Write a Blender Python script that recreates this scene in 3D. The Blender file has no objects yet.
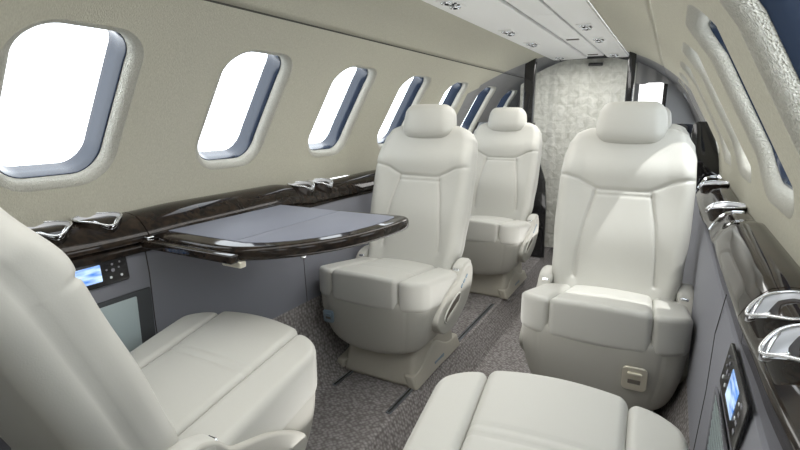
import bpy, bmesh, math, random
from mathutils import Vector, Matrix, Euler
random.seed(7)
col = bpy.context.scene.collection
PI = math.pi

# ------------------------------------------------------------------ materials
def new_mat(name):
    m = bpy.data.materials.new(name); m.use_nodes = True
    nt = m.node_tree
    return m, nt, nt.nodes['Principled BSDF']
def mat(name, color, rough=0.5, metal=0.0, bump=0.0, bscale=200.0, kind='noise', var=0.0, vscale=6.0,
        coat=0.0, emis=None, estr=0.0, spec=0.5, sheen=0.0, bstretch=(1, 1, 1), bdist=0.002):
    m, nt, b = new_mat(name)
    b.inputs['Base Color'].default_value = (*color, 1)
    b.inputs['Roughness'].default_value = rough
    b.inputs['Metallic'].default_value = metal
    b.inputs['Coat Weight'].default_value = coat
    b.inputs['Specular IOR Level'].default_value = spec
    b.inputs['Sheen Weight'].default_value = sheen
    if emis:
        b.inputs['Emission Color'].default_value = (*emis, 1); b.inputs['Emission Strength'].default_value = estr
    tc = nt.nodes.new('ShaderNodeTexCoord'); mp = nt.nodes.new('ShaderNodeMapping')
    nt.links.new(tc.outputs['Object'], mp.inputs['Vector']); mp.inputs['Scale'].default_value = bstretch
    if bump:
        if kind == 'voronoi':
            t = nt.nodes.new('ShaderNodeTexVoronoi'); t.inputs['Scale'].default_value = bscale; out = t.outputs['Distance']
        else:
            t = nt.nodes.new('ShaderNodeTexNoise'); t.inputs['Scale'].default_value = bscale
            t.inputs['Detail'].default_value = 2; out = t.outputs[0]
        nt.links.new(mp.outputs[0], t.inputs['Vector'])
        bp = nt.nodes.new('ShaderNodeBump'); bp.inputs['Strength'].default_value = bump; bp.inputs['Distance'].default_value = bdist
        nt.links.new(out, bp.inputs['Height']); nt.links.new(bp.outputs[0], b.inputs['Normal'])
    if var:
        n = nt.nodes.new('ShaderNodeTexNoise'); n.inputs['Scale'].default_value = vscale; n.inputs['Detail'].default_value = 5
        nt.links.new(mp.outputs[0], n.inputs['Vector'])
        mx = nt.nodes.new('ShaderNodeMix'); mx.data_type = 'RGBA'
        mx.inputs[6].default_value = (*[c*(1-var) for c in color], 1); mx.inputs[7].default_value = (*[min(1, c*(1+var)) for c in color], 1)
        nt.links.new(n.outputs[0], mx.inputs[0]); nt.links.new(mx.outputs[2], b.inputs['Base Color'])
    return m

def wall_fabric(name, c1, c2, rib, depth, grey=None):
    """knitted wall cloth: ribs and slubs; optional grey cloth beyond the entry arch"""
    m, nt, b = new_mat(name); N = nt.nodes; L = nt.links
    b.inputs['Roughness'].default_value = .85; b.inputs['Specular IOR Level'].default_value = .2
    tc = N.new('ShaderNodeTexCoord')
    mp = N.new('ShaderNodeMapping'); mp.inputs['Scale'].default_value = (1, 3.2, 1); L.new(tc.outputs['Object'], mp.inputs['Vector'])
    n1 = N.new('ShaderNodeTexNoise'); n1.inputs['Scale'].default_value = rib; n1.inputs['Detail'].default_value = 3; L.new(mp.outputs[0], n1.inputs['Vector'])
    v = N.new('ShaderNodeTexVoronoi'); v.inputs['Scale'].default_value = rib*1.3; L.new(mp.outputs[0], v.inputs['Vector'])
    ad = N.new('ShaderNodeMath'); ad.operation = 'ADD'; L.new(n1.outputs[0], ad.inputs[0]); L.new(v.outputs['Distance'], ad.inputs[1])
    bp = N.new('ShaderNodeBump'); bp.inputs['Strength'].default_value = depth; bp.inputs['Distance'].default_value = .003 if depth < .5 else .0042
    L.new(ad.outputs[0], bp.inputs['Height']); L.new(bp.outputs[0], b.inputs['Normal'])
    mx = N.new('ShaderNodeMix'); mx.data_type = 'RGBA'; mx.inputs[6].default_value = (*c1, 1); mx.inputs[7].default_value = (*c2, 1)
    rp = N.new('ShaderNodeMapRange'); rp.inputs[1].default_value = .3; rp.inputs[2].default_value = .7
    L.new(n1.outputs[0], rp.inputs[0]); L.new(rp.outputs[0], mx.inputs[0])
    last = mx.outputs[2]
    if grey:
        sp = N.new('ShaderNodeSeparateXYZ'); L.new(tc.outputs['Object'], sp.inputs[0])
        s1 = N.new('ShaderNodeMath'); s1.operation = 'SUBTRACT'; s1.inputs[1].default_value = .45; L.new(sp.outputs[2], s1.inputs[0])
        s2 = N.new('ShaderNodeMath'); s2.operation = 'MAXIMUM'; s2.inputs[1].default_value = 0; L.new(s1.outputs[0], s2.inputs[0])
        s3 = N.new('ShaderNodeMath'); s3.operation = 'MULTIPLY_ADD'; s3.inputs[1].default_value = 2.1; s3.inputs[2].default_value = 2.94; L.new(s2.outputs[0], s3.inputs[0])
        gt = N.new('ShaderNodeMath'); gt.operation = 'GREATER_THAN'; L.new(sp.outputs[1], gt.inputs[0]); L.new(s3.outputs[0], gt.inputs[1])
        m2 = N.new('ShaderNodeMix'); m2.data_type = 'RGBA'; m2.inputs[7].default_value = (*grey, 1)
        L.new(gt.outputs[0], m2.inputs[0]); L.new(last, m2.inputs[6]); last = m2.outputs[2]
    L.new(last, b.inputs['Base Color'])
    return m

def carpet_mat():
    m, nt, b = new_mat('loop_carpet'); N = nt.nodes; L = nt.links
    b.inputs['Roughness'].default_value = .95; b.inputs['Specular IOR Level'].default_value = .1
    tc = N.new('ShaderNodeTexCoord')
    mp = N.new('ShaderNodeMapping'); mp.inputs['Scale'].default_value = (1, 1, 1); mp.inputs['Rotation'].default_value = (0, 0, .6); L.new(tc.outputs['Object'], mp.inputs['Vector'])
    v = N.new('ShaderNodeTexVoronoi'); v.inputs['Scale'].default_value = 85; v.inputs['Randomness'].default_value = .55; L.new(mp.outputs[0], v.inputs['Vector'])
    bp = N.new('ShaderNodeBump'); bp.invert = True; bp.inputs['Strength'].default_value = .8; bp.inputs['Distance'].default_value = .004
    L.new(v.outputs['Distance'], bp.inputs['Height']); L.new(bp.outputs[0], b.inputs['Normal'])
    rp = N.new('ShaderNodeMapRange'); rp.inputs[1].default_value = .1; rp.inputs[2].default_value = .75; L.new(v.outputs['Distance'], rp.inputs[0])
    mx = N.new('ShaderNodeMix'); mx.data_type = 'RGBA'; mx.inputs[6].default_value = (.40, .38, .37, 1); mx.inputs[7].default_value = (.17, .155, .15, 1)
    L.new(rp.outputs[0], mx.inputs[0]); L.new(mx.outputs[2], b.inputs['Base Color'])
    return m

def burl_mat():
    m, nt, b = new_mat('dark_burl_lacquer'); N = nt.nodes; L = nt.links
    b.inputs['Roughness'].default_value = .07; b.inputs['Specular IOR Level'].default_value = .26
    tc = N.new('ShaderNodeTexCoord'); mp = N.new('ShaderNodeMapping'); mp.inputs['Scale'].default_value = (1, .8, 1); L.new(tc.outputs['Object'], mp.inputs['Vector'])
    n = N.new('ShaderNodeTexNoise'); n.inputs['Scale'].default_value = 34; n.inputs['Detail'].default_value = 6; n.inputs['Distortion'].default_value = 1.6
    L.new(mp.outputs[0], n.inputs['Vector'])
    cr = N.new('ShaderNodeValToRGB'); e = cr.color_ramp.elements
    e[0].position = .38; e[0].color = (.012, .010, .009, 1); e[1].position = .72; e[1].color = (.034, .023, .016, 1)
    L.new(n.outputs[0], cr.inputs[0]); L.new(cr.outputs[0], b.inputs['Base Color'])
    return m

def curtain_mat():
    m, nt, b = new_mat('quilted_curtain_cloth'); N = nt.nodes; L = nt.links
    b.inputs['Roughness'].default_value = .6; b.inputs['Sheen Weight'].default_value = .3
    tc = N.new('ShaderNodeTexCoord')
    mp = N.new('ShaderNodeMapping'); mp.inputs['Scale'].default_value = (1, 1, 1); L.new(tc.outputs['Object'], mp.inputs['Vector'])
    n = N.new('ShaderNodeTexNoise'); n.inputs['Scale'].default_value = 22; n.inputs['Detail'].default_value = 6; n.inputs['Distortion'].default_value = .8; L.new(mp.outputs[0], n.inputs['Vector'])
    br = N.new('ShaderNodeTexBrick'); br.inputs['Scale'].default_value = 7.5; br.offset = 0
    br.inputs['Color1'].default_value = (.9, .9, .9, 1); br.inputs['Color2'].default_value = (.74, .74, .74, 1); br.inputs['Mortar'].default_value = (.6, .6, .6, 1)
    br.inputs['Mortar Size'].default_value = .012; br.inputs['Row Height'].default_value = .5
    m2 = N.new('ShaderNodeMapping'); m2.inputs['Rotation'].default_value = (PI/2, 0, 0); L.new(tc.outputs['Object'], m2.inputs['Vector']); L.new(m2.outputs[0], br.inputs['Vector'])
    cr = N.new('ShaderNodeValToRGB'); e = cr.color_ramp.elements
    e[0].position = .3; e[0].color = (.56, .565, .50, 1); e[1].position = .72; e[1].color = (.84, .84, .78, 1)
    L.new(n.outputs[0], cr.inputs[0])
    mx = N.new('ShaderNodeMix'); mx.data_type = 'RGBA'; mx.blend_type = 'MULTIPLY'; mx.inputs[0].default_value = .45
    L.new(cr.outputs[0], mx.inputs[6]); L.new(br.outputs[0], mx.inputs[7]); L.new(mx.outputs[2], b.inputs['Base Color'])
    bp = N.new('ShaderNodeBump'); bp.inputs['Strength'].default_value = .6; bp.inputs['Distance'].default_value = .02
    L.new(n.outputs[0], bp.inputs['Height']); L.new(bp.outputs[0], b.inputs['Normal'])
    return m

def glass_mat():
    m = bpy.data.materials.new('window_acrylic'); m.use_nodes = True; nt = m.node_tree; nt.nodes.clear()
    o = nt.nodes.new('ShaderNodeOutputMaterial'); t = nt.nodes.new('ShaderNodeBsdfTransparent'); g = nt.nodes.new('ShaderNodeBsdfGlossy')
    t.inputs[0].default_value = (.95, .975, 1, 1); g.inputs['Roughness'].default_value = .02
    mx = nt.nodes.new('ShaderNodeMixShader'); mx.inputs[0].default_value = .06
    nt.links.new(t.outputs[0], mx.inputs[1]); nt.links.new(g.outputs[0], mx.inputs[2]); nt.links.new(mx.outputs[0], o.inputs[0])
    return m

def screen_mat():
    m, nt, b = new_mat('blue_display'); N = nt.nodes; L = nt.links
    tc = N.new('ShaderNodeTexCoord'); sp = N.new('ShaderNodeSeparateXYZ'); L.new(tc.outputs['Object'], sp.inputs[0])
    n = N.new('ShaderNodeTexNoise'); n.inputs['Scale'].default_value = 60; mp = N.new('ShaderNodeMapping'); mp.inputs['Scale'].default_value = (1, .3, 1.4)
    L.new(tc.outputs['Object'], mp.inputs['Vector']); L.new(mp.outputs[0], n.inputs['Vector'])
    cr = N.new('ShaderNodeValToRGB'); e = cr.color_ramp.elements
    e[0].position = .35; e[0].color = (.07, .22, .62, 1); e[1].position = .68; e[1].color = (.65, .82, .98, 1)
    L.new(n.outputs[0], cr.inputs[0]); L.new(cr.outputs[0], b.inputs['Base Color'])
    L.new(cr.outputs[0], b.inputs['Emission Color']); b.inputs['Emission Strength'].default_value = .75
    b.inputs['Roughness'].default_value = .2
    return m

M = {}
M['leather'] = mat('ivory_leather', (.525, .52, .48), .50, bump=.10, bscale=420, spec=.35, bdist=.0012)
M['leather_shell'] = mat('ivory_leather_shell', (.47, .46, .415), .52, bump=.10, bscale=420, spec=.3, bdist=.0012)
M['pedestal'] = mat('beige_vinyl', (.46, .435, .37), .5)
M['chrome'] = mat('polished_chrome', (.80, .82, .85), .13, 1.0)
M['brass'] = mat('satin_champagne_metal', (.82, .78, .66), .3, .6)
M['steel'] = mat('brushed_steel_track', (.30, .33, .37), .35, .9)
M['bluebtn'] = mat('blue_grey_button', (.22, .29, .35), .35, .4)
M['recess'] = mat('painted_recess_shade', (.14, .125, .105), .7)  # shade of recesses put into the colour of flat inserts
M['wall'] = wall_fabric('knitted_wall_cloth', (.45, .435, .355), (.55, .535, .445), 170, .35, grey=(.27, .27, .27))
M['reveal'] = wall_fabric('glow_tinted_knit_reveal', (.60, .59, .51), (.76, .745, .67), 210, 1.0)  # paler than the wall: soft window glow put into the colour
M['ceil'] = mat('cove_cloth', (.40, .385, .315), .85, bump=.15, bscale=500, spec=.2)
M['psu'] = mat('grey_white_overhead', (.86, .86, .84), .55, bump=.1, bscale=300)
M['gap'] = mat('dark_gap', (.035, .033, .03), .8)
M['burl'] = burl_mat()
M['black'] = mat('black_lacquer', (.010, .010, .012), .10, coat=.6)
M['blackpl'] = mat('black_plastic', (.012, .012, .014), .25)
M['suede'] = mat('grey_suede', (.21, .215, .245), .8, bump=.15, bscale=600, sheen=.15, spec=.2)
M['suede_light'] = mat('light_grey_suede', (.24, .24, .265), .8, bump=.15, bscale=600, spec=.2)
M['tabletop'] = mat('blue_grey_leather', (.165, .175, .215), .6, bump=.05, bscale=500)
M['carpet'] = carpet_mat()
M['frame'] = mat('window_rim_plastic', (.016, .026, .048), .22, coat=.2)
M['curtain'] = curtain_mat()
M['glass'] = glass_mat()
M['screen'] = screen_mat()
M['rim'] = mat('satin_rim_metal', (.80, .81, .83), .25, .85)
M['bowl'] = mat('smoked_grey_liner', (.66, .67, .70), .35, coat=.3)
M['grille'] = mat('pale_grille_cloth', (.42, .50, .51), .5)
M['dkgrille'] = mat('dark_grille_back', (.05, .055, .06), .7)
M['white'] = mat('white_print', (.75, .78, .8), .5)
M['whitelit'] = mat('blind_daylight_glow', (.9, .9, .9), .6, emis=(1, 1, 1), estr=1.3)  # emission stands in for daylight on the blind
M['greycloth'] = mat('grey_drape', (.25, .25, .25), .85, bump=.3, bscale=80)

# ------------------------------------------------------------------ helpers
def link(name, me, m, parent=None, smooth=True):
    if m: me.materials.append(m)
    if smooth:
        me.polygons.foreach_set('use_smooth', [True]*len(me.polygons))
    o = bpy.data.objects.new(name, me); col.objects.link(o)
    if parent: o.parent = parent
    return o
def mesh(name, verts, faces, m, parent=None, smooth=True, fix=True):
    me = bpy.data.meshes.new(name); me.from_pydata([tuple(v) for v in verts], [], faces); me.update()
    if fix:
        bm = bmesh.new(); bm.from_mesh(me); bmesh.ops.recalc_face_normals(bm, faces=bm.faces); bm.to_mesh(me); bm.free()
    return link(name, me, m, parent, smooth)
def sharp(o, deg=35):
    me = o.data
    bm = bmesh.new(); bm.from_mesh(me)
    for e in bm.edges:
        if len(e.link_faces) == 2 and e.calc_face_angle(0) > math.radians(deg): e.smooth = False
    bm.to_mesh(me); bm.free()
    return o
def tag(o, label=None, cat=None, group=None, kind=None):
    if label: o['label'] = label
    if cat: o['category'] = cat
    if group: o['group'] = group
    if kind: o['kind'] = kind
    return o
def empty(name, loc=(0, 0, 0), rz=0):
    o = bpy.data.objects.new(name, None); col.objects.link(o); o.location = loc; o.rotation_euler = (0, 0, rz)
    o.empty_display_size = .05
    return o
class Geo:
    def __init__(s): s.v = []; s.f = []
    def add(s, v, f, M4=None):
        b = len(s.v)
        s.v += [tuple(M4 @ Vector(p)) for p in v] if M4 else [tuple(p) for p in v]
        s.f += [tuple(i+b for i in q) for q in f]
    def build(s, name, m, parent=None, smooth=True, sh=None):
        o = mesh(name, s.v, s.f, m, parent, smooth)
        if sh: sharp(o, sh)
        return o
def rbox(half, r, n, fn=None):
    """rounded box with an even grid; fn(x,y,z)->(x,y,z) shapes it further"""
    hx, hy, hz = half; nx, ny, nz = n
    def coords(h, k):
        # arc part gets its own cells, so rounding stays smooth
        a = 4; out = []
        for i in range(a): out.append(-h + r*(1-math.cos(PI/2*0)) + r*i/a)
        m_ = max(1, k)
        for i in range(m_+1): out.append(-h+r + (2*h-2*r)*i/m_)
        for i in range(1, a+1): out.append(h-r+r*i/a)
        return out
    X, Y, Z = coords(hx, nx), coords(hy, ny), coords(hz, nz)
    V = []; idx = {}; F = []
    def vid(i, j, k):
        key = (i, j, k)
        if key not in idx:
            p = (X[i], Y[j], Z[k]); h = half
            inn = [max(-(h[a]-r), min(h[a]-r, p[a])) for a in range(3)]
            d = [p[a]-inn[a] for a in range(3)]
            # equal-angle remap
            d = [math.copysign(r*math.tan(abs(t)/r*PI/4), t) if abs(t) <= r+1e-9 else t for t in d]
            l = math.sqrt(sum(t*t for t in d))
            q = [inn[a] + (d[a]/l*r if l > 1e-9 else 0) for a in range(3)]
            idx[key] = len(V); V.append(q)
        return idx[key]
    I, J, K = len(X)-1, len(Y)-1, len(Z)-1
    for i in range(I):
        for j in range(J):
            F.append((vid(i, j, 0), vid(i, j+1, 0), vid(i+1, j+1, 0), vid(i+1, j, 0)))
            F.append((vid(i, j, K), vid(i+1, j, K), vid(i+1, j+1, K), vid(i, j+1, K)))
    for i in range(I):
        for k in range(K):
            F.append((vid(i, 0, k), vid(i+1, 0, k), vid(i+1, 0, k+1), vid(i, 0, k+1)))
            F.append((vid(i, J, k), vid(i, J, k+1), vid(i+1, J, k+1), vid(i+1, J, k)))
    for j in range(J):
        for k in range(K):
            F.append((vid(0, j, k), vid(0, j, k+1), vid(0, j+1, k+1), vid(0, j+1, k)))
            F.append((vid(I, j, k), vid(I, j+1, k), vid(I, j+1, k+1), vid(I, j, k+1)))
    if fn: V = [fn(*p) for p in V]
    return V, F
def prism(poly, z0, z1, bev=0.0, seg=3):
    """extruded outline (x,y) with rounded edges"""
    n = len(poly); V = []; F = []
    cx = sum(p[0] for p in poly)/n; cy = sum(p[1] for p in poly)/n
    nor = []
    area = sum(poly[i][0]*poly[(i+1) % n][1]-poly[(i+1) % n][0]*poly[i][1] for i in range(n))
    sg = 1 if area > 0 else -1
    for i in range(n):
        a, b, c = poly[i-1], poly[i], poly[(i+1) % n]
        e1 = (b[0]-a[0], b[1]-a[1]); e2 = (c[0]-b[0], c[1]-b[1])
        l1 = math.hypot(*e1) or 1; l2 = math.hypot(*e2) or 1
        nx = (e1[1]/l1+e2[1]/l2)*sg; ny = -(e1[0]/l1+e2[0]/l2)*sg; l = math.hypot(nx, ny) or 1
        nor.append((nx/l, ny/l))
    rings = []
    if bev:
        for k in range(seg+1):
            a = PI/2*k/seg; rings.append((bev*(1-math.sin(a)), z0+bev*(1-math.cos(a))))
        for k in range(seg+1):
            a = PI/2*k/seg; rings.append((bev*(1-math.cos(a)), z1-bev*(1-math.sin(a))))
    else: rings = [(0, z0), (0, z1)]
    for ins, z in rings:
        for i, p in enumerate(poly): V.append((p[0]-nor[i][0]*ins, p[1]-nor[i][1]*ins, z))
    R = len(rings)
    for r_ in range(R-1):
        for i in range(n):
            j = (i+1) % n; F.append((r_*n+i, r_*n+j, (r_+1)*n+j, (r_+1)*n+i))
    F.append(tuple(range(n))[::-1]); F.append(tuple(range((R-1)*n, R*n)))
    return V, F
def tube(pts, r, seg=8, closed=False, cap=True):
    V = []; F = []; n = len(pts); P = [Vector(p) for p in pts]
    up = Vector((0, 0, 1)); prev = None
    for i in range(n):
        if closed: t = P[(i+1) % n]-P[i-1]
        else: t = P[min(n-1, i+1)]-P[max(0, i-1)]
        t.normalize()
        if prev is None:
            a = up if abs(t.dot(up)) < .9 else Vector((1, 0, 0))
            u = (a-t*a.dot(t)).normalized()
        else: u = (prev-t*prev.dot(t)).normalized()
        prev = u; w = t.cross(u)
        rr = r[i] if isinstance(r, (list, tuple)) else r
        for k in range(seg):
            a = 2*PI*k/seg; V.append(P[i]+u*math.cos(a)*rr+w*math.sin(a)*rr)
    m_ = n if closed else n-1
    for i in range(m_):
        j = (i+1) % n
        for k in range(seg):
            l = (k+1) % seg; F.append((i*seg+k, i*seg+l, j*seg+l, j*seg+k))
    if not closed and cap:
        F.append(tuple(range(seg))[::-1]); F.append(tuple(range((n-1)*seg, n*seg)))
    return V, F
def lathe(prof, seg=24, cap=False):
    V = []; F = []
    for (r, z) in prof:
        for k in range(seg): V.append((r*math.cos(2*PI*k/seg), r*math.sin(2*PI*k/seg), z))
    for i in range(len(prof)-1):
        for k in range(seg):
            l = (k+1) % seg; F.append((i*seg+k, i*seg+l, (i+1)*seg+l, (i+1)*seg+k))
    if cap: F.append(tuple(range((len(prof)-1)*seg, len(prof)*seg)))
    return V, F
def box(x0, x1, y0, y1, z0, z1):
    V = [(x0, y0, z0), (x1, y0, z0), (x1, y1, z0), (x0, y1, z0), (x0, y0, z1), (x1, y0, z1), (x1, y1, z1), (x0, y1, z1)]
    return V, [(0, 3, 2, 1), (4, 5, 6, 7), (0, 1, 5, 4), (1, 2, 6, 5), (2, 3, 7, 6), (3, 0, 4, 7)]
def sstep(a, b, x):
    if a == b: return 1.0 if x > a else 0.0
    t = max(0, min(1, (x-a)/(b-a))); return t*t*(3-2*t)
def lerp(a, b, t): return a+(b-a)*t
def interp(tab, x):
    if x <= tab[0][0]: return tab[0][1]
    for (a, va), (b, vb) in zip(tab, tab[1:]):
        if x <= b:
            t = (x-a)/(b-a); t = t*t*(3-2*t); return va+(vb-va)*t
    return tab[-1][1]
def dseg(px, py, a, b):
    dx, dy = b[0]-a[0], b[1]-a[1]; L2 = dx*dx+dy*dy
    t = max(0, min(1, ((px-a[0])*dx+(py-a[1])*dy)/L2)) if L2 else 0
    return math.hypot(px-a[0]-t*dx, py-a[1]-t*dy)
def dpoly(px, py, pts): return min(dseg(px, py, a, b) for a, b in zip(pts, pts[1:]))
def groove(d, depth=.005, w=.0045, d2=.006, w2=.022):
    return depth*math.exp(-(d/w)**2) + d2*math.exp(-(d/w2))
def smooth_poly(p, it=2):
    for _ in range(it):
        q = []
        for i in range(len(p)):
            a, b = p[i], p[(i+1) % len(p)]
            q.append((a[0]*.75+b[0]*.25, a[1]*.75+b[1]*.25)); q.append((a[0]*.25+b[0]*.75, a[1]*.25+b[1]*.75))
        p = q
    return p
def copy_tree(o, parent=None):
    c = o.copy(); col.objects.link(c); c.parent = parent
    for ch in list(o.children): copy_tree(ch, c)
    return c

# ------------------------------------------------------------------ cabin shell
R = .74
TH_L = math.asin(.06/R); TH_S = math.atan2(.585, .456)     # ledge line, seam line (angle above horizontal)
PITCH = .525; WC0 = .665; K0, K1 = -2, 5
Y_BACK, Y_FRONT = -1.0, 3.8
def cyl(side, th, y, r=R): return (side*r*math.cos(th), y, r*math.sin(th))
WH, WW, WR = .178, .127, .070        # half height (arc), half width, corner radius of the opening
TH_W = math.radians(27.8)             # window centre
def rrect(n, hw, hh, r):
    """n points, CCW, starting at the middle of the right side"""
    pts = []
    seg = [(hw-r, hh-r, 0), (-(hw-r), hh-r, 90), (-(hw-r), -(hh-r), 180), (hw-r, -(hh-r), 270)]
    per = []
    q = n//4
    for (cx, cy, a0) in seg:
        for i in range(q):
            a = math.radians(a0+90*i/(q-1)); per.append((cx+r*math.cos(a), cy+r*math.sin(a)))
    return per
NW = 64
SH = .07
def outer_ring(hw, h0, h1):
    """cell rectangle points matched to rrect points by direction"""
    out = []
    for (x, y) in rrect(NW, WW, WH, WR):
        # map point on opening to the cell boundary along the ray
        hy = h1 if y > 0 else h0
        t = min(hw/abs(x) if abs(x) > 1e-6 else 1e9, hy/abs(y) if abs(y) > 1e-6 else 1e9)
        out.append([x*t, y*t])
    # snap nearest points to the corners
    for sx in (1, -1):
        for sy, hy in ((1, h1), (-1, h0)):
            i = min(range(NW), key=lambda i: (out[i][0]-sx*hw)**2+(out[i][1]-sy*hy)**2); out[i] = [sx*hw, sy*hy]
    return out
def build_wall(side, name):
    global WW, WC0, SH
    WW, WC0, SH = (.119, .652, .07) if side < 0 else (.156, .655, 0)
    g = Geo(); rv = Geo()
    LI = .026 if side < 0 else .036; WR_ = WR-.008 if side < 0 else WR
    s_lo = (TH_W-TH_L)*R; s_hi = (TH_S-TH_W)*R
    oring = outer_ring(PITCH/2, s_lo, s_hi)
    for k in range(K0, K1+2):
        yc = WC0+k*PITCH
        rings = []
        def P(x, s, r): return cyl(side, TH_W+s/R, yc+x+SH*s, r)
        inn = rrect(NW, WW+LI, WH+LI-.003, WR+.025)
        NR = 10
        for i in range(NR+1):
            t = i/NR
            rings.append([P(lerp(a[0], b[0], t)-SH*a[1]*(1-t), lerp(a[1], b[1], t), R) for a, b in zip(oring, inn)])
        # rounded lip then the padded reveal
        V = [p for rg in rings for p in rg]; F = []
        for r_ in range(len(rings)-1):
            for i in range(NW):
                j = (i+1) % NW; F.append((r_*NW+i, r_*NW+j, (r_+1)*NW+j, (r_+1)*NW+i))
        g.add(V, F)
        # reveal
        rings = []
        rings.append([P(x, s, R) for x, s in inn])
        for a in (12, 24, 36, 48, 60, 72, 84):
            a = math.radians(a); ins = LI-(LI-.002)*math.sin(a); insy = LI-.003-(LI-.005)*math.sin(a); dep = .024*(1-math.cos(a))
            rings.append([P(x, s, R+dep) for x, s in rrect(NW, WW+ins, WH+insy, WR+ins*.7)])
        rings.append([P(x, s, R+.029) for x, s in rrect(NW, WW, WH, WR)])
        V = [p for rg in rings for p in rg]; F = []
        for r_ in range(len(rings)-1):
            for i in range(NW):
                j = (i+1) % NW; F.append((r_*NW+i, r_*NW+j, (r_+1)*NW+j, (r_+1)*NW+i))
        rv.add(V, F)
    o = g.build(name, M['wall']); tag(o, kind='structure')
    # merge cell borders
    bm = bmesh.new(); bm.from_mesh(o.data); bmesh.ops.remove_doubles(bm, verts=bm.verts, dist=1e-4); bm.to_mesh(o.data); bm.free()
    if sum((v.normal.dot(Vector((v.co.x, 0, v.co.z))) for v in o.data.vertices)) > 0: o.data.flip_normals()
    o.data.normals_split_custom_set_from_vertices([tuple(-Vector((v.co.x, 0, v.co.z)).normalized()) for v in o.data.vertices])
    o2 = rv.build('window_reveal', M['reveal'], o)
    ns = []
    flip = sum((v.normal.dot(Vector((v.co.x, 0, v.co.z))) for v in o2.data.vertices)) > 0
    if flip: o2.data.flip_normals()
    for v in o2.data.vertices:
        rr = math.hypot(v.co.x, v.co.z); nr = -Vector((v.co.x, 0, v.co.z)).normalized()
        ns.append(tuple(nr if rr < R+.0004 else v.normal))
    o2.data.normals_split_custom_set_from_vertices(ns)
    return o
for side, nm in ((-1, 'wall_left'), (1, 'wall_right')): build_wall(side, nm)

def build_window(side, k, n):
    global WW, WC0, SH
    WW, WC0, SH = (.119, .652, .07) if side < 0 else (.156, .655, 0)
    yc = WC0+k*PITCH
    def P(x, s, r): return cyl(side, TH_W+s/R, yc+x+SH*s, r)
    rings = []
    for (ins, dep) in ((.002, .027), (-.0015, .0275), (-.003, .030), (-.006, .052), (-.009, .070), (-.011, .080)):
        rings.append([P(x, s, R+dep) for x, s in rrect(NW, WW+ins, WH+ins, WR+ins*.8)])
    V = [p for rg in rings for p in rg]; F = []
    for r_ in range(len(rings)-1):
        for i in range(NW):
            j = (i+1) % NW; F.append((r_*NW+i, r_*NW+j, (r_+1)*NW+j, (r_+1)*NW+i))
    fr = sharp(mesh('window_%d' % n, V, F, M['frame']), 40); tag(fr, kind='structure')
    ring = rrect(NW, WW-.015, WH-.015, WR-.012)
    V = [P(x, s, R+.076) for x, s in ring]+[P(0, 0, R+.076)]
    rg2 = [P(x*.5, s*.5, R+.076) for x, s in ring]
    V = [P(x, s, R+.076) for x, s in ring]+rg2+[P(0, 0, R+.076)]
    F = [(i, (i+1) % NW, NW+(i+1) % NW, NW+i) for i in range(NW)]+[(NW+i, NW+(i+1) % NW, 2*NW) for i in range(NW)]
    mesh('window_pane', V, F, M['glass'], fr)
n = 0
for side in (-1, 1):
    for k in range(K0, K1+2):
        n += 1; build_window(side, k, n)

Y_END = WC0+(K1+1)*PITCH+PITCH/2
Y_BEG = WC0+K0*PITCH-PITCH/2
def strip_loft(name, prof, y0, y1, m, ny=1, parent=None, fix=False):
    V = []; F = []; n = len(prof)
    for j in range(ny+1):
        y = lerp(y0, y1, j/ny)
        for (x, z) in prof: V.append((x, y, z))
    for j in range(ny):
        for i in range(n-1): F.append((j*n+i, j*n+i+1, (j+1)*n+i+1, (j+1)*n+i))
    return mesh(name, V, F, m, parent, fix=fix)
# cove panels between the wall seam and the overhead strip
for side, nm in ((-1, 'trim_1'), (1, 'trim_2')):
    pr = []
    thc = math.atan2(.695, .236)
    for i in range(13):
        t = lerp(TH_S+.0085, thc, i/12); pr.append((side*R*math.cos(t), R*math.sin(t)))
    pr = [(side*(R+.010)*math.cos(TH_S+.0085), (R+.010)*math.sin(TH_S+.0085))]+pr
    o = strip_loft(nm, pr, Y_BEG, Y_END, M['wall'], 8); tag(o, kind='structure')
    # dark channel behind the seam
    o = strip_loft(['trim_3', 'trim_4'][side > 0], [(side*(R+.012)*math.cos(TH_S-.02), (R+.012)*math.sin(TH_S-.02)), (side*(R+.012)*math.cos(TH_S+.03), (R+.012)*math.sin(TH_S+.03))], Y_BEG, Y_END, M['gap'], 1)
    tag(o, kind='structure')
# ceiling backing
o = strip_loft('ceiling', [(-.26, .712), (0, .716), (.26, .712)], Y_BEG, Y_END, M['gap'], 1); tag(o, kind='structure')

# end walls
def disc_wall(name, y, m, r=R+.09, z0=-.9):
    V = [(r*math.cos(a), y, r*math.sin(a)) for a in [2*PI*i/48 for i in range(48)]]
    return mesh(name, V, [tuple(range(48))], m, smooth=False)
o = disc_wall('wall_rear', Y_BEG, M['ceil']); tag(o, kind='structure')
o = disc_wall('wall_front', Y_END-.01, M['greycloth']); tag(o, kind='structure')

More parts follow.
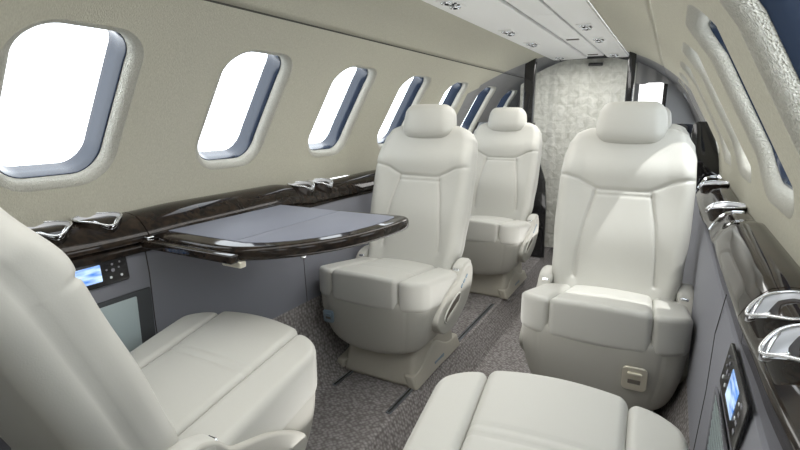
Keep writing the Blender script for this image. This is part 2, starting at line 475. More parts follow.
# side panels, kick panels and floor
pan_prof = lambda s: [(s*.745, -.021), (s*.655, -.021), (s*.650, -.024), (s*.641, -.08), (s*.640, -.20), (s*.632, -.37)]
for side, nm in ((-1, 'wall_left_lower'), (1, 'wall_right_lower')):
    o = strip_loft(nm, pan_prof(side), Y_BEG, Y_END, M['suede'], 1); sharp(o, 30); tag(o, kind='structure')
def floor_geo():
    pr = [(-.632, -.37), (-.61, -.45), (-.57, -.55), (-.54, -.615), (-.50, -.645), (-.46, -.65), (-.205, -.65), (-.190, -.655), (-.125, -.765), (-.11, -.77),
          (.11, -.77), (.125, -.765), (.190, -.655), (.205, -.65), (.46, -.65), (.50, -.645), (.54, -.615), (.57, -.55), (.61, -.45), (.632, -.37)]
    return pr
o = strip_loft('floor', floor_geo(), Y_BEG, Y_END, M['carpet'], 4); sharp(o, 30); tag(o, kind='structure')

# panel joints: thin dark grooves on the lower walls
def joint(name, side, y):
    g = Geo(); pr = [(.650, 0), (.641, -.08), (.640, -.20), (.632, -.37)]
    for (xa, za), (xb, zb) in zip(pr, pr[1:]): 
        V, F = box(0, 1, y-.0012, y+.0012, 0, 1)
        g.add([(side*(lerp(xa, xb, 1-p[2])-.0012*p[0]+.0002), p[1], lerp(za, zb, 1-p[2])) for p in V], F)
    o = g.build(name, M['gap'], smooth=False); tag(o, kind='structure')
joint('trim_5', -1, .795); joint('trim_6', 1, 1.06); joint('trim_7', -1, 1.42)

# ------------------------------------------------------------------ overhead strip
def overhead(name, x0, x1, y0, y1, label, group):
    poly = [(x0, y0), (x1, y0), (x1, y1-.10 if x1 < 0 else y1), (x0, y1)]
    if x0 < -.2: poly = [(x0, y0), (x1, y0), (x1, y1-.02), (x0+.05, y1+.02), (x0, y1)]
    elif x1 > .2: poly = [(x0, y0), (x1, y0), (x1, y1), (x1-.04, y1+.02), (x0, y1-.03)]
    else: poly = [(x0, y0), (x1, y0), (x1, y1), (x0, y1)]
    V, F = prism(poly, .690, .712, .003, 2)
    o = sharp(mesh(name, V, F, M['psu']), 40); tag(o, label, 'ceiling panel', group)
    return o
overhead('overhead_service_panel', -.236, -.014, Y_BEG+.01, 3.66, 'long pale grey overhead panel with air outlets, left of the ceiling centreline', 'overhead panels')
overhead('overhead_service_panel', .112, .236, Y_BEG+.01, 3.66, 'narrow pale grey overhead panel with air outlets above the right-hand seats', 'overhead panels')
ys = [-.9, 2.03, 2.62, 3.0, 3.55]
lab = ['long one nearest the camera at the top of the frame', 'plain one between the nearest tile and the slotted tile', 'the one carrying the wider dark slot', 'last one before the curtain']
for i in range(4):
    V, F = prism([(.000, ys[i]+.002), (.098, ys[i]+.002), (.098, ys[i+1]-.002), (.000, ys[i+1]-.002)], .693, .712, .003, 2)
    o = sharp(mesh('overhead_tile', V, F, M['psu']), 40)
    tag(o, 'pale grey centre ceiling tile, '+lab[i], 'ceiling tile', 'centre ceiling tiles')
# dark slot vents on the centre tiles
for (y, l) in ((2.72, 'small dark slot vent in the centre ceiling tile'), (3.44, 'tiny dark slot vent at the far end of the ceiling')):
    g = Geo(); g.add(*rbox((.03, .012, .002), .0015, (2, 2, 1), None), Matrix.Translation((.048, y, .691)))
    o = g.build('ceiling_vent', M['recess']); tag(o, l, 'vent', 'ceiling slot vents')

# air outlets and reading lights
def outlet_cluster():
    t = empty('overhead_outlet_set')
    V, F = rbox((.030, .062, .002), .0018, (2, 2, 1)); mesh('bezel', V, F, M['psu'], t)
    for i, (dx, dy) in enumerate(((0, -.038), (0, .038))):
        V, F = lathe([(.019, 0), (.021, -.003), (.018, -.008), (.012, -.008), (.010, -.001), (.0, -.001)], 20)
        o = mesh('air_nozzle', V, F, M['chrome'], t); o.location = (dx, dy, -.001)
        V, F = lathe([(.0085, -.0015), (.0065, -.010), (.0, -.0115)], 14); mesh('nozzle_core', V, F, M['blackpl'], o)
    V, F = lathe([(.014, 0), (.014, -.004), (.011, -.005), (.0, -.005)], 20)
    o = mesh('reading_lamp', V, F, M['blackpl'], t); o.location = (-.002, 0, -.001)
    for s in (-1, 1):
        V, F = rbox((.0045, .0035, .0025), .0015, (1, 1, 1)); o = mesh('push_button', V, F, M['blackpl'], t); o.location = (.021, s*.014, -.003)
    return t
oc = outlet_cluster()
spots = [(-.165, 1.66, 'air outlet and reading light set overhead, nearest of the left row'), (-.165, 2.33, 'second air outlet set in the left overhead row'),
         (-.165, 2.76, 'third air outlet set in the left overhead row'), (-.165, 3.50, 'farthest air outlet set of the left overhead row, by the curtain'),
         (.165, 2.33, 'nearest air outlet set of the right overhead row'), (.165, 2.75, 'middle air outlet set of the right overhead row'), (.165, 3.48, 'farthest air outlet set of the right overhead row, by the post')]
for i, (x, y, l) in enumerate(spots):
    o = oc if i == 0 else copy_tree(oc)
    o.location = (x, y, .6885); tag(o, l, 'air outlet', 'overhead air outlets')

# ------------------------------------------------------------------ ledges (side rails)
def ledge(side, name, y0, y1, inner, top, label):
    def prof(y):
        xi = interp(inner, y); zt = interp(top, y)
        p = [(.742, zt-.012), (.735, zt-.002), (.72, zt), (.70, zt-.001), (lerp(.70, xi, .35), zt-.006), (lerp(.70, xi, .6), zt-.017), (lerp(.70, xi, .8), zt-.031),
             (xi+.001, zt-.047), (xi-.003, zt-.056), (xi-.002, zt-.063), (xi+.006, zt-.066), (xi+.010, zt-.069), (xi+.006, zt-.072), (xi+.006, -.017), (xi+.009, -.020), (.70, -.020), (.742, -.020)]
        return p
    nseg = max(4, int((y1-y0)/.02)); V = []; F = []
    for j in range(nseg+1):
        y = lerp(y0, y1, j/nseg)
        sc = 1.0
        pr = prof(y)
        for (x, z) in pr: V.append((side*x, y, z))
    n = len(pr)
    for j in range(nseg):
        for i in range(n):
            k = (i+1) % n; F.append((j*n+i, j*n+k, (j+1)*n+k, (j+1)*n+i))
    F.append(tuple(range(n))); F.append(tuple(range(nseg*n, nseg*n+n)))
    o = sharp(mesh(name, V, F, M['burl']), 50); tag(o, label, 'side ledge', 'glossy side ledges')
    return o
inn = [(.3, .645), (.5, .642), (.7, .632), (.95, .628), (1.25, .634), (1.47, .645), (1.67, .650), (2.05, .636), (2.3, .640), (2.6, .66)]
top = [(.4, .080), (.78, .080), (.95, .086), (1.35, .086), (1.5, .070), (1.75, .066), (2.05, .072), (2.4, .070), (2.62, .060)]
LW = [(-1.2, .797, 'dark burl lacquer ledge with cup holders below the nearest left window'),
      (.800, 1.42, 'dark burl lacquer ledge behind the folding table'),
      (1.423, 2.66, 'dark burl lacquer ledge running past the aft-facing left seat')]
RW = [(-1.2, .867, 'dark burl lacquer ledge with cup holders at the right edge of the frame'),
      (.870, 1.60, 'wide glossy burl ledge section right of the near aft-facing seat'),
      (1.603, 2.62, 'far end of the right burl ledge, with its small chrome-edged cup holders')]
LL = [ledge(-1, 'side_ledge', a, b, inn, [(p, q-.006) for p, q in top], l) for (a, b, l) in LW]
inn_r = [(.3, .668), (.5, .664), (.7, .655), (.95, .648), (1.25, .646), (1.47, .650), (1.67, .652), (2.05, .640), (2.3, .642), (2.6, .66)]
RL = [ledge(1, 'side_ledge', a, b, inn_r, top, l) for (a, b, l) in RW]
def trim_strip(y, parent, w=.004):
    xi = interp(inn_r, y); zt = interp(top, y)
    pr = [(.725, zt), (.70, zt-.001), (lerp(.70, xi, .35), zt-.006), (lerp(.70, xi, .6), zt-.017), (lerp(.70, xi, .8), zt-.031), (xi+.001, zt-.047), (xi-.003, zt-.056)]
    V = []; F = []
    for (x, z) in pr:
        for yy, dz in ((y-w, 0), (y-w*.6, .003), (y+w*.6, .003), (y+w, 0)): V.append((x-dz*.5, yy, z+dz))
    for i in range(len(pr)-1):
        for k in range(3): F.append((i*4+k, i*4+k+1, (i+1)*4+k+1, (i+1)*4+k))
    o = mesh('chrome_strip', V, F, M['chrome'], parent)
trim_strip(1.610, RL[2]); trim_strip(2.60, RL[2])

# cup holders
def cup_holder():
    # local: -x is inboard, z up, origin on the ledge top
    N_ = 48; r = .055
    def rim_pts(rr, zz, tip=1.0):
        out = []
        for i in range(N_):
            a = 2*PI*i/N_
            x = rr*math.cos(a)*.82; y = rr*math.sin(a)
            k = max(0, -math.cos(a))**8
            out.append((x-k*.010*tip, y, zz-k*.014*tip-.004*max(0, -math.cos(a))*tip))
        return out
    g = Geo()
    V = []; F = []; rows = [(r-.001, .003), (r-.005, -.001), (r-.008, -.007), (r-.012, -.013), (r-.025, -.016), (.004, -.017)]
    for (rr, zz) in rows: V += rim_pts(rr, zz, tip=max(0, (rr-.02)/.026))
    for i in range(len(rows)-1):
        for k in range(N_): l = (k+1) % N_; F.append((i*N_+k, i*N_+l, (i+1)*N_+l, (i+1)*N_+k))
    F.append(tuple(range((len(rows)-1)*N_, len(rows)*N_)))
    hold = mesh('cup_holder', V, F, M['bowl'])
    V, F = tube(rim_pts(r, .004), .0026, 8, closed=True); V = [(p[0], p[1], .004+(p[2]-.004)*.8) for p in V]; mesh('rim', V, F, M['rim'], hold)
    pts = [(-.034, -.030, .001), (-.042, -.018, -.006), (-.050, -.006, -.017), (-.053, 0, -.021), (-.050, .006, -.017), (-.042, .018, -.006), (-.034, .030, .001)]
    V, F = tube(pts, .0022, 8); mesh('finger_notch', V, F, M['rim'], hold)
    V = rim_pts(r+.001, .002)+rim_pts(r-.004, -.040, .3); F = [(k, (k+1) % N_, N_+(k+1) % N_, N_+k) for k in range(N_)]
    mesh('skirt', V, F, M['burl'], hold)
    return hold
ch = cup_holder()
cups = [(RL[0], 1, .650), (RL[0], 1, .775), (RL[2], 1, 1.69), (RL[2], 1, 2.20), (LL[0], -1, .590), (LL[0], -1, .712), (LL[2], -1, 1.49), (LL[2], -1, 1.61)]
for i, (pa, sd, y) in enumerate(cups):
    o = ch if i == 0 else copy_tree(ch)
    o.parent = pa; z = interp(top, y)-(.006 if sd < 0 else 0)
    o.location = (sd*.696, y, z+.003); o.rotation_euler = (0, -.14 if i < 2 else -.02, 0 if sd > 0 else PI)

# ------------------------------------------------------------------ control panels & grilles on the lower walls
def control_unit(side, y0, y1, z0, z1, label, tilt=0):
    t = empty('control_panel', (side*(.650+.113*(z0+z1)/2-.001), (y0+y1)/2, (z0+z1)/2)); t.rotation_euler = (0, side*math.atan(.113), 0); w = y1-y0; h = z1-z0
    # local: x = outward normal toward the aisle is -side
    s = -side
    def plate(name, w_, h_, d0, d1, r, m, parent, cy=0, cz=0):
        pts = []
        for (x, z) in rrect(24, w_/2, h_/2, r): pts.append((x, z))
        V, F = prism(pts, d0, d1, min(.001, (d1-d0)*.4), 2)
        V = [(s*p[2], p[0]+cy, p[1]+cz) for p in V]
        return sharp(mesh(name, V, F, m, parent), 40)
    plate('fascia', w, h, 0, .005, .006, M['blackpl'], t)
    scw = w*.36; sy = -w*.03
    plate('display', scw, h*.62, .0045, .0058, .002, M['screen'], t, sy, 0)
    k = 0
    for (dy, dz, r_) in ((.30, .22, .0028), (.30, .0, .0045), (.38, .06, .0024), (.22, .06, .0024), (.26, -.25, .0032), (.40, -.25, .0032), (.40, .25, .0024)):
        plate('button', r_*2, r_*2, .0045, .0062, r_*.95, M['white'] if dz < -.2 else M['suede_light'], t, w*dy, h*dz)
    for i in range(4):
        plate('side_key', w*.05, h*.07, .0045, .0058, .0008, M['suede_light'], t, -w*.36, h*(.27-.18*i))
    for i in range(2):
        plate('side_key', w*.03, h*.05, .0045, .0058, .0006, M['white'], t, -w*.29, h*(.2-.3*i))
    tag(t, label, 'control panel', 'seat control panels')
control_unit(-1, .545, .738, -.078, -.012, 'black control panel with blue screen beside the foreground left seat')
control_unit(1, .665, .865, -.082, -.014, 'black control panel with blue screen on the right side wall')

def grille(side, y0, y1, z0, z1, label):
    t = empty('speaker_grille', (side*.6375, (y0+y1)/2, (z0+z1)/2)); w = y1-y0; h = z1-z0; s = -side
    g = Geo()
    V, F = box(0, .002, -w/2, w/2, -h/2, h/2); g.add([(s*p[0], p[1], p[2]) for p in V], F); g.build('backing', M['dkgrille'], t, False)
    g = Geo(); pitch = .0150
    n_ = int((w+h)/pitch)+1
    for i in range(n_):   # zig-zag diagonal strands clipped to the rectangle
        c = -w/2-h/2+i*pitch
        a0 = max(-h/2, -w/2-c+0); a1 = min(h/2, w/2-c)
        if a1-a0 < .004: continue
        z_a, z_b = a0, a1
        steps = max(2, int((z_b-z_a)/.008)); pts = []
        for q in range(steps+1):
            z = lerp(z_a, z_b, q/steps); y = z+c+(.0016 if q % 2 else -.0016); pts.append((s*.0045, y, z))
        V, F = tube(pts, .0024, 6); g.add([(s*(.0028+(abs(p[0])-.0045)*.15), p[1], p[2]) for p in V], F)
    g.build('mesh_weave', M['grille'], t)
    g = Geo()
    g.add(*tube([(s*.003, -w/2, -h/2), (s*.003, w/2, -h/2), (s*.003, w/2, h/2), (s*.003, -w/2, h/2)], .003, 6, closed=True))
    g.build('grille_frame', M['suede_light'], t)
    tag(t, label, 'grille', 'side wall grilles')
grille(1, .70, .885, -.30, -.105, 'pale zigzag mesh grille under the right control panel')
g = Geo()
def pocket(side, y0, y1, z0, z1, label):
    t = empty('wall_pocket', (side*.6405, (y0+y1)/2, (z0+z1)/2)); w = y1-y0; h = z1-z0; s = -side
    V, F = prism(rrect(16, w/2, h/2, .004), 0, .006, .002, 2); V = [(s*p[2], p[0], p[1]) for p in V]; sharp(mesh('surround', V, F, M['dkgrille'], t), 40)
    V, F = prism(rrect(16, w/2-.03, h/2-.012, .004), .005, .008, .001, 2); V = [(s*p[2], p[0]-.012, p[1]+.0) for p in V]; sharp(mesh('window_inset', V, F, M['grille'], t), 40)
    tag(t, label, 'wall pocket')
pocket(-1, .60, .79, -.30, -.115, 'dark framed pocket with a pale inset low on the left side wall')

# ------------------------------------------------------------------ folding table
tb = empty('folding_table', (-.62, 1.03, 0)); tag(tb, 'fold-out table with blue-grey top and glossy black curved edge', 'table')
OX, OY = -.62, 1.03
outline = [(-.625, .79), (-.50, .785), (-.40, .782), (-.345, .785), (-.31, .797), (-.27, .825), (-.225, .870), (-.185, .930), (-.155, 1.00), (-.135, 1.08), (-.124, 1.16), (-.120, 1.23),
           (-.124, 1.275), (-.135, 1.30), (-.160, 1.312), (-.21, 1.310), (-.30, 1.298), (-.42, 1.285), (-.52, 1.280), (-.625, 1.280)]
sp_ = smooth_poly(outline, 2)
V, F = prism([(x-OX, y-OY) for x, y in sp_], -.004, .030, .013, 5)
sharp(mesh('leaf_edge', V, F, M['burl'], tb), 60)
inset1 = [(-.60, .835), (-.365, .835), (-.365, 1.268), (-.60, 1.268)]
inset2 = [(-.363, .835), (-.332, .835), (-.285, .862), (-.24, .91), (-.205, .97), (-.178, 1.05), (-.165, 1.13), (-.160, 1.21), (-.165, 1.262), (-.175, 1.275), (-.215, 1.278), (-.30, 1.272), (-.363, 1.268)]
for nm, p in (('inner_leaf_top', inset1), ('outer_leaf_top', inset2)):
    V, F = prism([(x-OX, y-OY) for x, y in p], .0295, .0315, .0008, 2); sharp(mesh(nm, V, F, M['tabletop'], tb), 40)
# support arm along the near edge with its joint
g = Geo()
g.add(*rbox((.155, .013, .010), .005, (4, 2, 2)), Matrix.Translation((-.455-OX, .772-OY, .010)))
g.build('slide_arm', M['burl'], tb)
g = Geo(); g.add(*rbox((.030, .010, .008), .004, (2, 2, 2)), Matrix.Translation((-.335-OX, .800-OY, -.010))); g.build('hinge_block', M['brass'], tb)
g = Geo(); g.add(*rbox((.008, .010, .012), .003, (2, 2, 2)), Matrix.Translation((-.615-OX, .788-OY, .012))); g.build('pivot', M['chrome'], tb)
g = Geo()
for y in (.92,): g.add(*lathe([(0, -.010), (.007, -.010), (.007, -.003)], 12), Matrix.Translation((-.22-OX+(y-.92)*.55, y-OY-.01, 0)))
g.build('underside_studs', M['chrome'], tb)

# ------------------------------------------------------------------ seats
def fit(h, r): return r
RECL = math.radians(16.5)
def make_seat(recline=RECL, back=0.0, tilt=.20, drop=0.0):
    root = empty('cabin_seat')
    # -- pedestal
    def fped(x, y, z):
        t = (z+.11)/.22
        hx = lerp(1.0, .88, t); x2 = x*hx
        y2 = y+(.055*t if y < 0 else -.02*t)
        return (x2, y2, z)
    V, F = rbox((.148, .20, .11), .022, (8, 10, 6), fped); V = [(p[0]+.012, p[1]+.02, (p[2]+.108)*(1-drop*2)) for p in V]
    mesh('pedestal', V, F, M['pedestal'], root)
    for s in (-1, 1):     # foot fairings
        def ff(x, y, z, s=s):
            zt = .045+.055*math.exp(-((y+.02)/.09)**2)
            return (x+s*(.018*(1-(z+.05)/.1)), y, (z+.05)/.10*zt*1.1)
        V, F = rbox((.020, .215, .05), .012, (2, 18, 4), ff); V = [(p[0]+s*.138, p[1]+.035, p[2]-.001) for p in V]
        fo = mesh('foot_fairing', V, F, M['pedestal'], root)
        V, F = rbox((.002, .045, .008), .0019, (1, 4, 2)); V = [(p[0]+s*.1690, p[1]+.03, p[2]+.030) for p in V]
        mesh('release_slot', V, F, M['bluebtn'], fo)
    # -- bucket shell, flush with the pads above it
    def fb(x, y, z):
        t = (z+.09)/.18
        k = 1-.17*(1-t)**2.6; k2 = 1-.15*(1-t)**2.6
        x2 = x*k; y2 = y*k2
        if y < 0: y2 += .050*(abs(x)/.215)**3.5*min(1, -y/.2) - .010*(1-(x/.215)**2)*min(1, -y/.2)
        if y > .05: y2 -= .05*(1-t)*sstep(.05, .24, y)
        if y < -.20: y2 += .0035*math.exp(-(abs(abs(x)-.158)/.0028)**2)
        z2 = z - .020*(1-(x/.215)**2)*(1-t) + (0 if z > 0 else .055*sstep(.0, .24, y)*(1-t)) - tilt*(y)*t
        return (x2, y2, z2)
    V, F = rbox((.2145, .238, .09), .024, (76, 14, 14), fb); V = [(p[0], p[1]-.010, p[2]+.270) for p in V]
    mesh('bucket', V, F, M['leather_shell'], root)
    # -- centre cushion
    def fc(x, y, z):
        t = (y+.24)/.48
        w = lerp(1.03, .95, t); x2 = x*w
        z2 = z - tilt*y
        if z > 0:
            z2 += .007*(1-(x/.125)**2)*sstep(0, .045, z)
            gy = min(abs(y+.085), abs(y+.062)); z2 -= groove(gy, .003, .004, .001, .02)
        y2 = y
        if y < -.10: y2 = y - .012*(1-(x/.125)**2)*min(1, (-y-.10)/.1)
        return (x2, y2, z2)
    V, F = rbox((.1245, .237, .058), .018, (24, 90, 10), fc); V = [(p[0], p[1]-.013, p[2]+.376) for p in V]
    mesh('seat_cushion', V, F, M['leather'], root)
    # -- side bolsters of the cushion
    for s in (-1, 1):
        def fs(x, y, z, s=s):
            o = (s*x+.046)/.092         # 0 inner .. 1 outer
            y2 = y + (.050*max(0, o)**2.4*min(1, (-y)/.2) if y < 0 else 0)
            z2 = z - tilt*y + sstep(0, .05, z)*(.004*math.sin(max(0, min(1, (y+.22)/.44))*PI) - .010*o*o)
            x2 = x - s*.006*((y+.23)/.46)*(1-o)
            return (x2, y2, z2)
        V, F = rbox((.046, .232, .057), .018, (8, 40, 10), fs); V = [(p[0]+s*.1725, p[1]-.012, p[2]+.374) for p in V]
        mesh('seat_bolster', V, F, M['leather'], root)
    # -- side fins: rear hull of the bucket rising into the stowed armrest
    for s in (-1, 1):
        out = [(-.15, .290), (-.10, .330), (-.03, .368), (.03, .385), (.065, .395), (.085, .420), (.105, .438), (.140, .447), (.178, .438), (.205, .415), (.212, .370), (.200, .325), (.165, .285), (.10, .245), (.02, .218), (-.06, .215), (-.11, .240)]
        V, F = prism(smooth_poly(out, 2), 0, .041, .007, 4)
        V = [(s*(.190+p[2]), p[0], p[1]) for p in V]
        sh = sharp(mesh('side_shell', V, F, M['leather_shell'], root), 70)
        slot = smooth_poly([(-.085, .272), (-.050, .258), (.0, .268), (.050, .303), (.075, .340), (.040, .345), (-.02, .325), (-.075, .298)], 2)
        V, F = prism(slot, 0, .003, .001, 2); V = [(s*(.2300+p[2]), p[0], p[1]) for p in V]; mesh('pocket_slot', V, F, M['recess'], sh)
        V, F = tube([(s*.2325, p[0], p[1]) for p in slot], .0032, 8, closed=True); mesh('pocket_lip', V, F, M['leather'], sh)
        flap = smooth_poly([(-.070, .268), (-.045, .258), (.0, .266), (.052, .302), (.048, .314), (.0, .298), (-.06, .282)], 1)
        V, F = prism(flap, 0, .005, .002, 2); V = [(s*(.2310+p[2]), p[0], p[1]) for p in V]; mesh('pocket_flap', V, F, M['leather_shell'], sh)
        for q in range(3):
            V, F = rbox((.0025, .010, .0045), .002, (1, 2, 1)); g = Geo()
            g.add(V, F, Matrix.Translation((s*.2318, .085+q*.024, .362+q*.013)) @ Matrix.Rotation(.5, 4, 'X')); g.build('seat_button', M['bluebtn'], sh)
        V, F = rbox((.0235, .052, .020), .016, (3, 6, 3), lambda x, y, z: (x, y, z-.12*(y-.0)**2/.05-.18*max(0, -y))); V = [(p[0]+s*.208, p[1]+.142, p[2]+.430) for p in V]
        ar = mesh('armrest', V, F, M['leather'], root)
        V, F = rbox((.012, .006, .007), .004, (2, 2, 2)); V = [(p[0]+s*.206, p[1]+.090, p[2]+.419) for p in V]; mesh('armrest_release', V, F, M['chrome'], ar)
    for ch_ in list(root.children):
        if ch_.name.split('.')[0] in ('bucket', 'seat_cushion', 'seat_bolster', 'side_shell', 'armrest'): ch_.location.z = -drop
    # -- backrest
    H = .300
    prof = [(-.285, .90), (-.20, .96), (-.05, 1.0), (.08, 1.0), (.17, .98), (.22, .94), (.255, .86), (.285, .72)]
    cs = [(.121, -.24), (.118, -.16), (.104, -.05), (.088, .03), (.083, .065)]
    hb = [(0, .062), (.07, .062), (.083, .065), (.11, .078), (.14, .094), (.18, .102), (.21, .108)]
    hc = [(0, .044), (.084, .044)]
    def fbk(x, y, zr):
        z = zr-.035
        w = interp(prof, z); x2 = x*w; ax = abs(x2)
        y2 = y
        fr = sstep(.02, -.03, y)       # front-ness
        # wings forward, lumbar and shoulder padding
        y2 -= fr*.020*sstep(.55, .95, abs(x)/.212)*(1-sstep(.10, .24, z))
        y2 -= fr*.014*math.exp(-((z+.10)/.10)**2)*(1-sstep(.6, 1, abs(x)/.212))
        y2 -= fr*.016*math.exp(-((z-.13)/.055)**2)*(1-.5*(abs(x)/.212)**2)
        if fr > .3:
            d = min(dpoly(ax, z, cs), dpoly(ax, z, hb))
            y2 += fr*groove(d, .0055, .0045, .0055, .018)
            y2 += fr*groove(dpoly(ax, z, hc), .0035, .004, .001, .01)
        # rim seam between the cushion and the shell, on the side face
        if abs(x) > .18: x2 -= math.copysign(.0045*math.exp(-((y-.004)/.0045)**2), x)
        y2 += .03*(z/.285)**2*(0 if z < 0 else 1)*.6 - .0
        return (x2, y2, zr)
    V, F = rbox((.205, .056, .320), .040, (84, 5, 122), fbk)
    pivot = Vector((0, .140+back, .335))
    Rb = Matrix.Translation(pivot) @ Matrix.Rotation(-recline, 4, 'X') @ Matrix.Translation((0, 0, H))
    g = Geo(); g.add(V, F, Rb); g.build('backrest', M['leather'], root)
    # -- headrest
    def fh(x, y, z):
        w = lerp(1.0, .93, sstep(-.02, .06, z)); x2 = x*w
        z2 = z+(1-(x/.108)**2)*(.004*sstep(0, .05, z)-.012*sstep(0, .05, -z))
        y2 = y-.012*math.exp(-((z+.005)/.05)**2)*(1-(x/.105)**2)*(y < 0)
        y2 += .020*sstep(.0, .06, z)*(y < 0) if False else 0
        # side piping line
        if abs(x) > .08: x2 -= math.copysign(.003*math.exp(-((y+.012)/.004)**2), x)
        return (x2, y2, z2)
    V, F = rbox((.108, .052, .067), .040, (22, 4, 12), fh)
    g = Geo(); g.add(V, F, Rb @ Matrix.Translation((0, -.020, .332)) @ Matrix.Rotation(math.radians(3), 4, 'X')); g.build('headrest', M['leather'], root)
    return root
def latch(root, x, m, z=.30, s=1.0):
    t = V, F = prism(rrect(24, .024*s, .027*s, .010*s), 0, .008, .003, 3)
    g = Geo(); Mx = Matrix.Translation((x, -.2535, z)) @ Matrix.Rotation(math.radians(94), 4, 'X')
    g.add(V, F, Mx); o = g.build('ashtray_latch', m, root); sharp(o, 50)
    V, F = rbox((.014*s, .004*s, .006), .003, (2, 1, 1)); g = Geo(); g.add(V, F, Mx @ Matrix.Translation((0, .012*s, .008))); g.build('latch_lip', m, o)
    V, F = rbox((.012*s, .005*s, .0015), .0014, (2, 2, 1)); g = Geo(); g.add(V, F, Mx @ Matrix.Translation((0, -.006*s, .0075))); g.build('latch_recess', M['recess'], o)
    return o
seatA = make_seat(tilt=.13, drop=.032); seatA.scale = (1.05, 1, 1)
seatA.location = (-.370, 1.65, -.65)
tag(seatA, 'ivory leather seat facing the camera beside the folding table', 'seat', 'ivory leather cabin seats')
seatC = make_seat(); seatC.scale = (1.02, 1, 1); seatC.location = (.406, 1.60, -.65)
tag(seatC, 'ivory leather seat facing the camera across the aisle from the table', 'seat', 'ivory leather cabin seats')
seatB = copy_tree(seatA); seatB.location = (-.345, 2.70, -.65)
tag(seatB, 'ivory leather seat farthest away on the left, beside the dark partition', 'seat', 'ivory leather cabin seats')
seatD = copy_tree(seatA); seatD.location = (.41, 2.74, -.65)
tag(seatD, 'ivory leather seat mostly hidden behind the right aft-facing seat', 'seat', 'ivory leather cabin seats')
seatE = make_seat(recline=math.radians(21.5), back=.022); seatE.location = (-.330, .615, -.65); seatE.rotation_euler = (0, 0, PI)
tag(seatE, 'ivory leather seat at the lower left, its back turned to the camera', 'seat', 'ivory leather cabin seats')
seatF = make_seat(recline=math.radians(72)); seatF.location = (.398, .655, -.65); seatF.rotation_euler = (0, 0, PI+.06)
tag(seatF, 'ivory leather seat at the bottom centre of the frame, only its cushion showing', 'seat', 'ivory leather cabin seats')
latch(seatA, -.135, M['bluebtn'], .255, s=.9)
latch(seatC, .10, M['brass'], s=1.25)

# seat tracks
for (x, y0, y1, l) in ((-.212, 1.30, 2.42, 'steel floor track along the aisle edge on the left'), (-.475, 1.36, 2.42, 'steel floor track under the left seats, near the side wall'),
                       (.212, 1.30, 2.42, 'steel floor track along the aisle edge under the right seats')):
    t = empty('seat_track', (x, (y0+y1)/2, -.65)); L_ = (y1-y0)/2
    g = Geo(); g.add(*rbox((.009, L_, .003), .0012, (1, 2, 1)), Matrix.Translation((0, 0, .001))); g.build('rail', M['steel'], t)
    g = Geo(); g.add(*rbox((.003, L_-.004, .0006), .0005, (1, 2, 1)), Matrix.Translation((0, 0, .0045))); g.build('slot', M['gap'], t)
    tag(t, l, 'floor track', 'seat floor tracks')

# ------------------------------------------------------------------ forward bulkhead, posts, curtain
YB = 3.42
def bulk(side, name, label):
    pts = []
    for a in [math.radians(d) for d in range(22, -62, -6)]:
        r = .735
        x, z = r*math.cos(a), r*math.sin(a)
        if z < .0: x = min(x, .64)
        if z < -.38: x = min(x, .60+(z+.38)*.4)
        pts.append((x, z))
    pts = [(x, z) for x, z in pts if z > -.62]+[(.47, -.645), (.20, -.645), (.17, -.645), (.175, -.30), (.19, -.12), (.245, .04), (.285, .20), (.285, .275)]
    V, F = prism([(side*x, z) for x, z in pts], 0, .03, .004, 2); V = [(p[0], YB+p[2], p[1]) for p in V]
    o = sharp(mesh(name, V, F, M['black']), 40); tag(o, label, 'partition', 'black lacquer partitions'); return o
bulk(-1, 'low_partition', 'black lacquer partition behind the farthest left seat')
bulk(1, 'low_partition', 'black lacquer partition far behind the right seats')
def post(x0, x1, label):
    g = Geo()
    V, F = rbox(((x1-x0)/2, .022, .492), .008, (2, 2, 8)); g.add(V, F, Matrix.Translation(((x0+x1)/2, YB-.02, .202))); o = g.build('door_post', M['black'])
    tag(o, label, 'post', 'black door posts'); return o
post(-.358, -.288, 'tall black lacquer post left of the curtain')
post(.258, .300, 'tall black lacquer post right of the curtain')
# narrow dark fin by the right wall over the end of the ledge
V = []; pts = [(.606, -.02), (.606, .20), (.612, .285), (.63, .297), (.672, .297)]+[(.738*math.cos(a), .738*math.sin(a)) for a in [math.radians(d) for d in (22, 18, 14, 10, 6, 5)]]+[(.70, .0)]
V, F = prism(pts, 0, .02, .003, 2); V = [(p[0], 2.64+p[2], p[1]) for p in V]
o = sharp(mesh('side_fin', V, F, M['black']), 40); tag(o, 'dark glossy fin panel standing at the far end of the right ledge', 'partition')
# curtain
V = []; F = []; nx, nz = 120, 30
x0, x1 = -.47, .285
for j in range(nz+1):
    tz = j/nz
    for i in range(nx+1):
        x = lerp(x0, x1, i/nx)
        zt = min(.695, math.sqrt(max(0, .72**2-x*x))-.01)
        z = lerp(-.64, zt, tz)
        y = 3.72+.004*math.sin(x*40+.8*math.sin(tz*3))+.002*math.sin(x*101+1.3+tz*2)
        V.append((x, y, z))
for j in range(nz):
    for i in range(nx): a = j*(nx+1)+i; F.append((a, a+1, a+nx+2, a+nx+1))
o = mesh('curtain', V, F, M['curtain'], fix=False); tag(o, 'crinkled pale curtain closing the far doorway between the black posts', 'curtain')
# dark sign at the curtain top
g = Geo(); g.add(*rbox((.045, .008, .010), .003, (2, 1, 1)), Matrix.Translation((.035, 3.69, .655))); o = g.build('dark_sign', M['blackpl']); tag(o, 'small black sign plate above the curtain', 'sign')
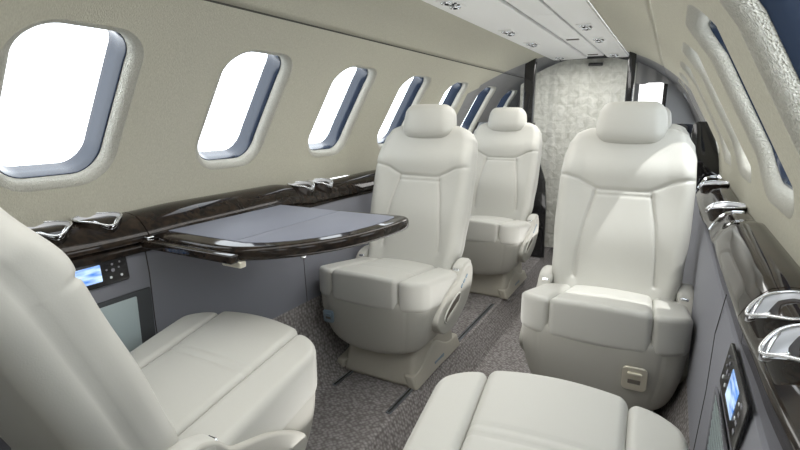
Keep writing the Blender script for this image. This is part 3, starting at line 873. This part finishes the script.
# blind beyond the right post, its daylight put in as emission
t = empty('lit_blind', (.385, 3.74, .40)); tag(t, 'bright white blind beyond the right black post, daylight put in as its own glow', 'blind')
g = Geo(); g.add(*rbox((.074, .004, .13), .003, (2, 1, 2))); g.build('blind_panel', M['whitelit'], t)
g = Geo(); g.add(*rbox((.012, .010, .15), .004, (2, 1, 2)), Matrix.Translation((.080, -.002, 0))); g.build('blind_jamb', M['blackpl'], t)
# draped grey valance above the blind
V = []; F = []; nx = 50
for j in range(7):
    for i in range(nx+1):
        x = lerp(.29, .60, i/nx)
        zt = math.sqrt(.73**2-x*x); zb = .528-.010*math.sin((x-.29)*42)-.25*max(0, x-.47)
        z = lerp(zb, zt-.01, j/6); V.append((x, 3.70+.010*math.sin(x*75), z))
for j in range(6):
    for i in range(nx): a = j*(nx+1)+i; F.append((a, a+1, a+nx+2, a+nx+1))
o = mesh('valance', V, F, M['greycloth'], fix=False); tag(o, 'grey draped valance above the bright blind', 'drape')

# ------------------------------------------------------------------ light
w = bpy.data.worlds.new('sky'); bpy.context.scene.world = w; w.use_nodes = True
bg = w.node_tree.nodes['Background']; bg.inputs[0].default_value = (.93, .97, 1.0, 1); bg.inputs[1].default_value = 4.2
def area(name, loc, rot, sx, sy, power, colr=(1, .98, .95)):
    l = bpy.data.lights.new(name, 'AREA'); l.shape = 'RECTANGLE'; l.size = sx; l.size_y = sy; l.energy = power; l.color = colr
    o = bpy.data.objects.new(name, l); col.objects.link(o); o.location = loc; o.rotation_euler = rot; return o
area('ceiling_fill', (0, 1.0, .66), (0, 0, 0), .35, 2.6, 11)  # unseen fill under the ceiling strip, added to brighten the cabin
area('forward_fill', (0, 3.0, .66), (0, 0, 0), .35, 1.0, 7)  # added fill that brightens the far end and the curtain
area('upward_fill', (0, 1.9, -.35), (PI, 0, 0), .2, 2.4, 3.5)  # unseen upward fill, added to lift the overhead panels
area('rear_fill', (.1, -.7, .25), (math.radians(82), 0, 0), .8, .6, 15)  # unseen fill added behind the camera
sl = bpy.data.lights.new('sun_patch_spot', 'SPOT'); sl.energy = 260; sl.spot_size = math.radians(16); sl.spot_blend = .1; sl.shadow_soft_size = .02; sl.color = (1, .98, .94)  # added spot outside a right window, standing in for sun on the seat
so = bpy.data.objects.new('sun_patch_spot', sl); col.objects.link(so); so.location = (1.35, 1.80, 2.1)
so.rotation_euler = (Vector((.52, 1.70, -.2))-Vector(so.location)).to_track_quat('-Z', 'Y').to_euler()

# ------------------------------------------------------------------ camera
cam = bpy.data.cameras.new('camera'); co = bpy.data.objects.new('camera', cam); col.objects.link(co)
cam.sensor_width = 36; cam.lens = 500/800*36; cam.clip_start = .02
yaw = 28.1557416; pit = 12.4074185
co.location = (.53, 0, .325); co.rotation_euler = (math.radians(90-pit), 0, math.radians(yaw))
sc = bpy.context.scene; sc.camera = co
sc.view_settings.view_transform = 'Standard'; sc.view_settings.look = 'None'; sc.view_settings.exposure = 0
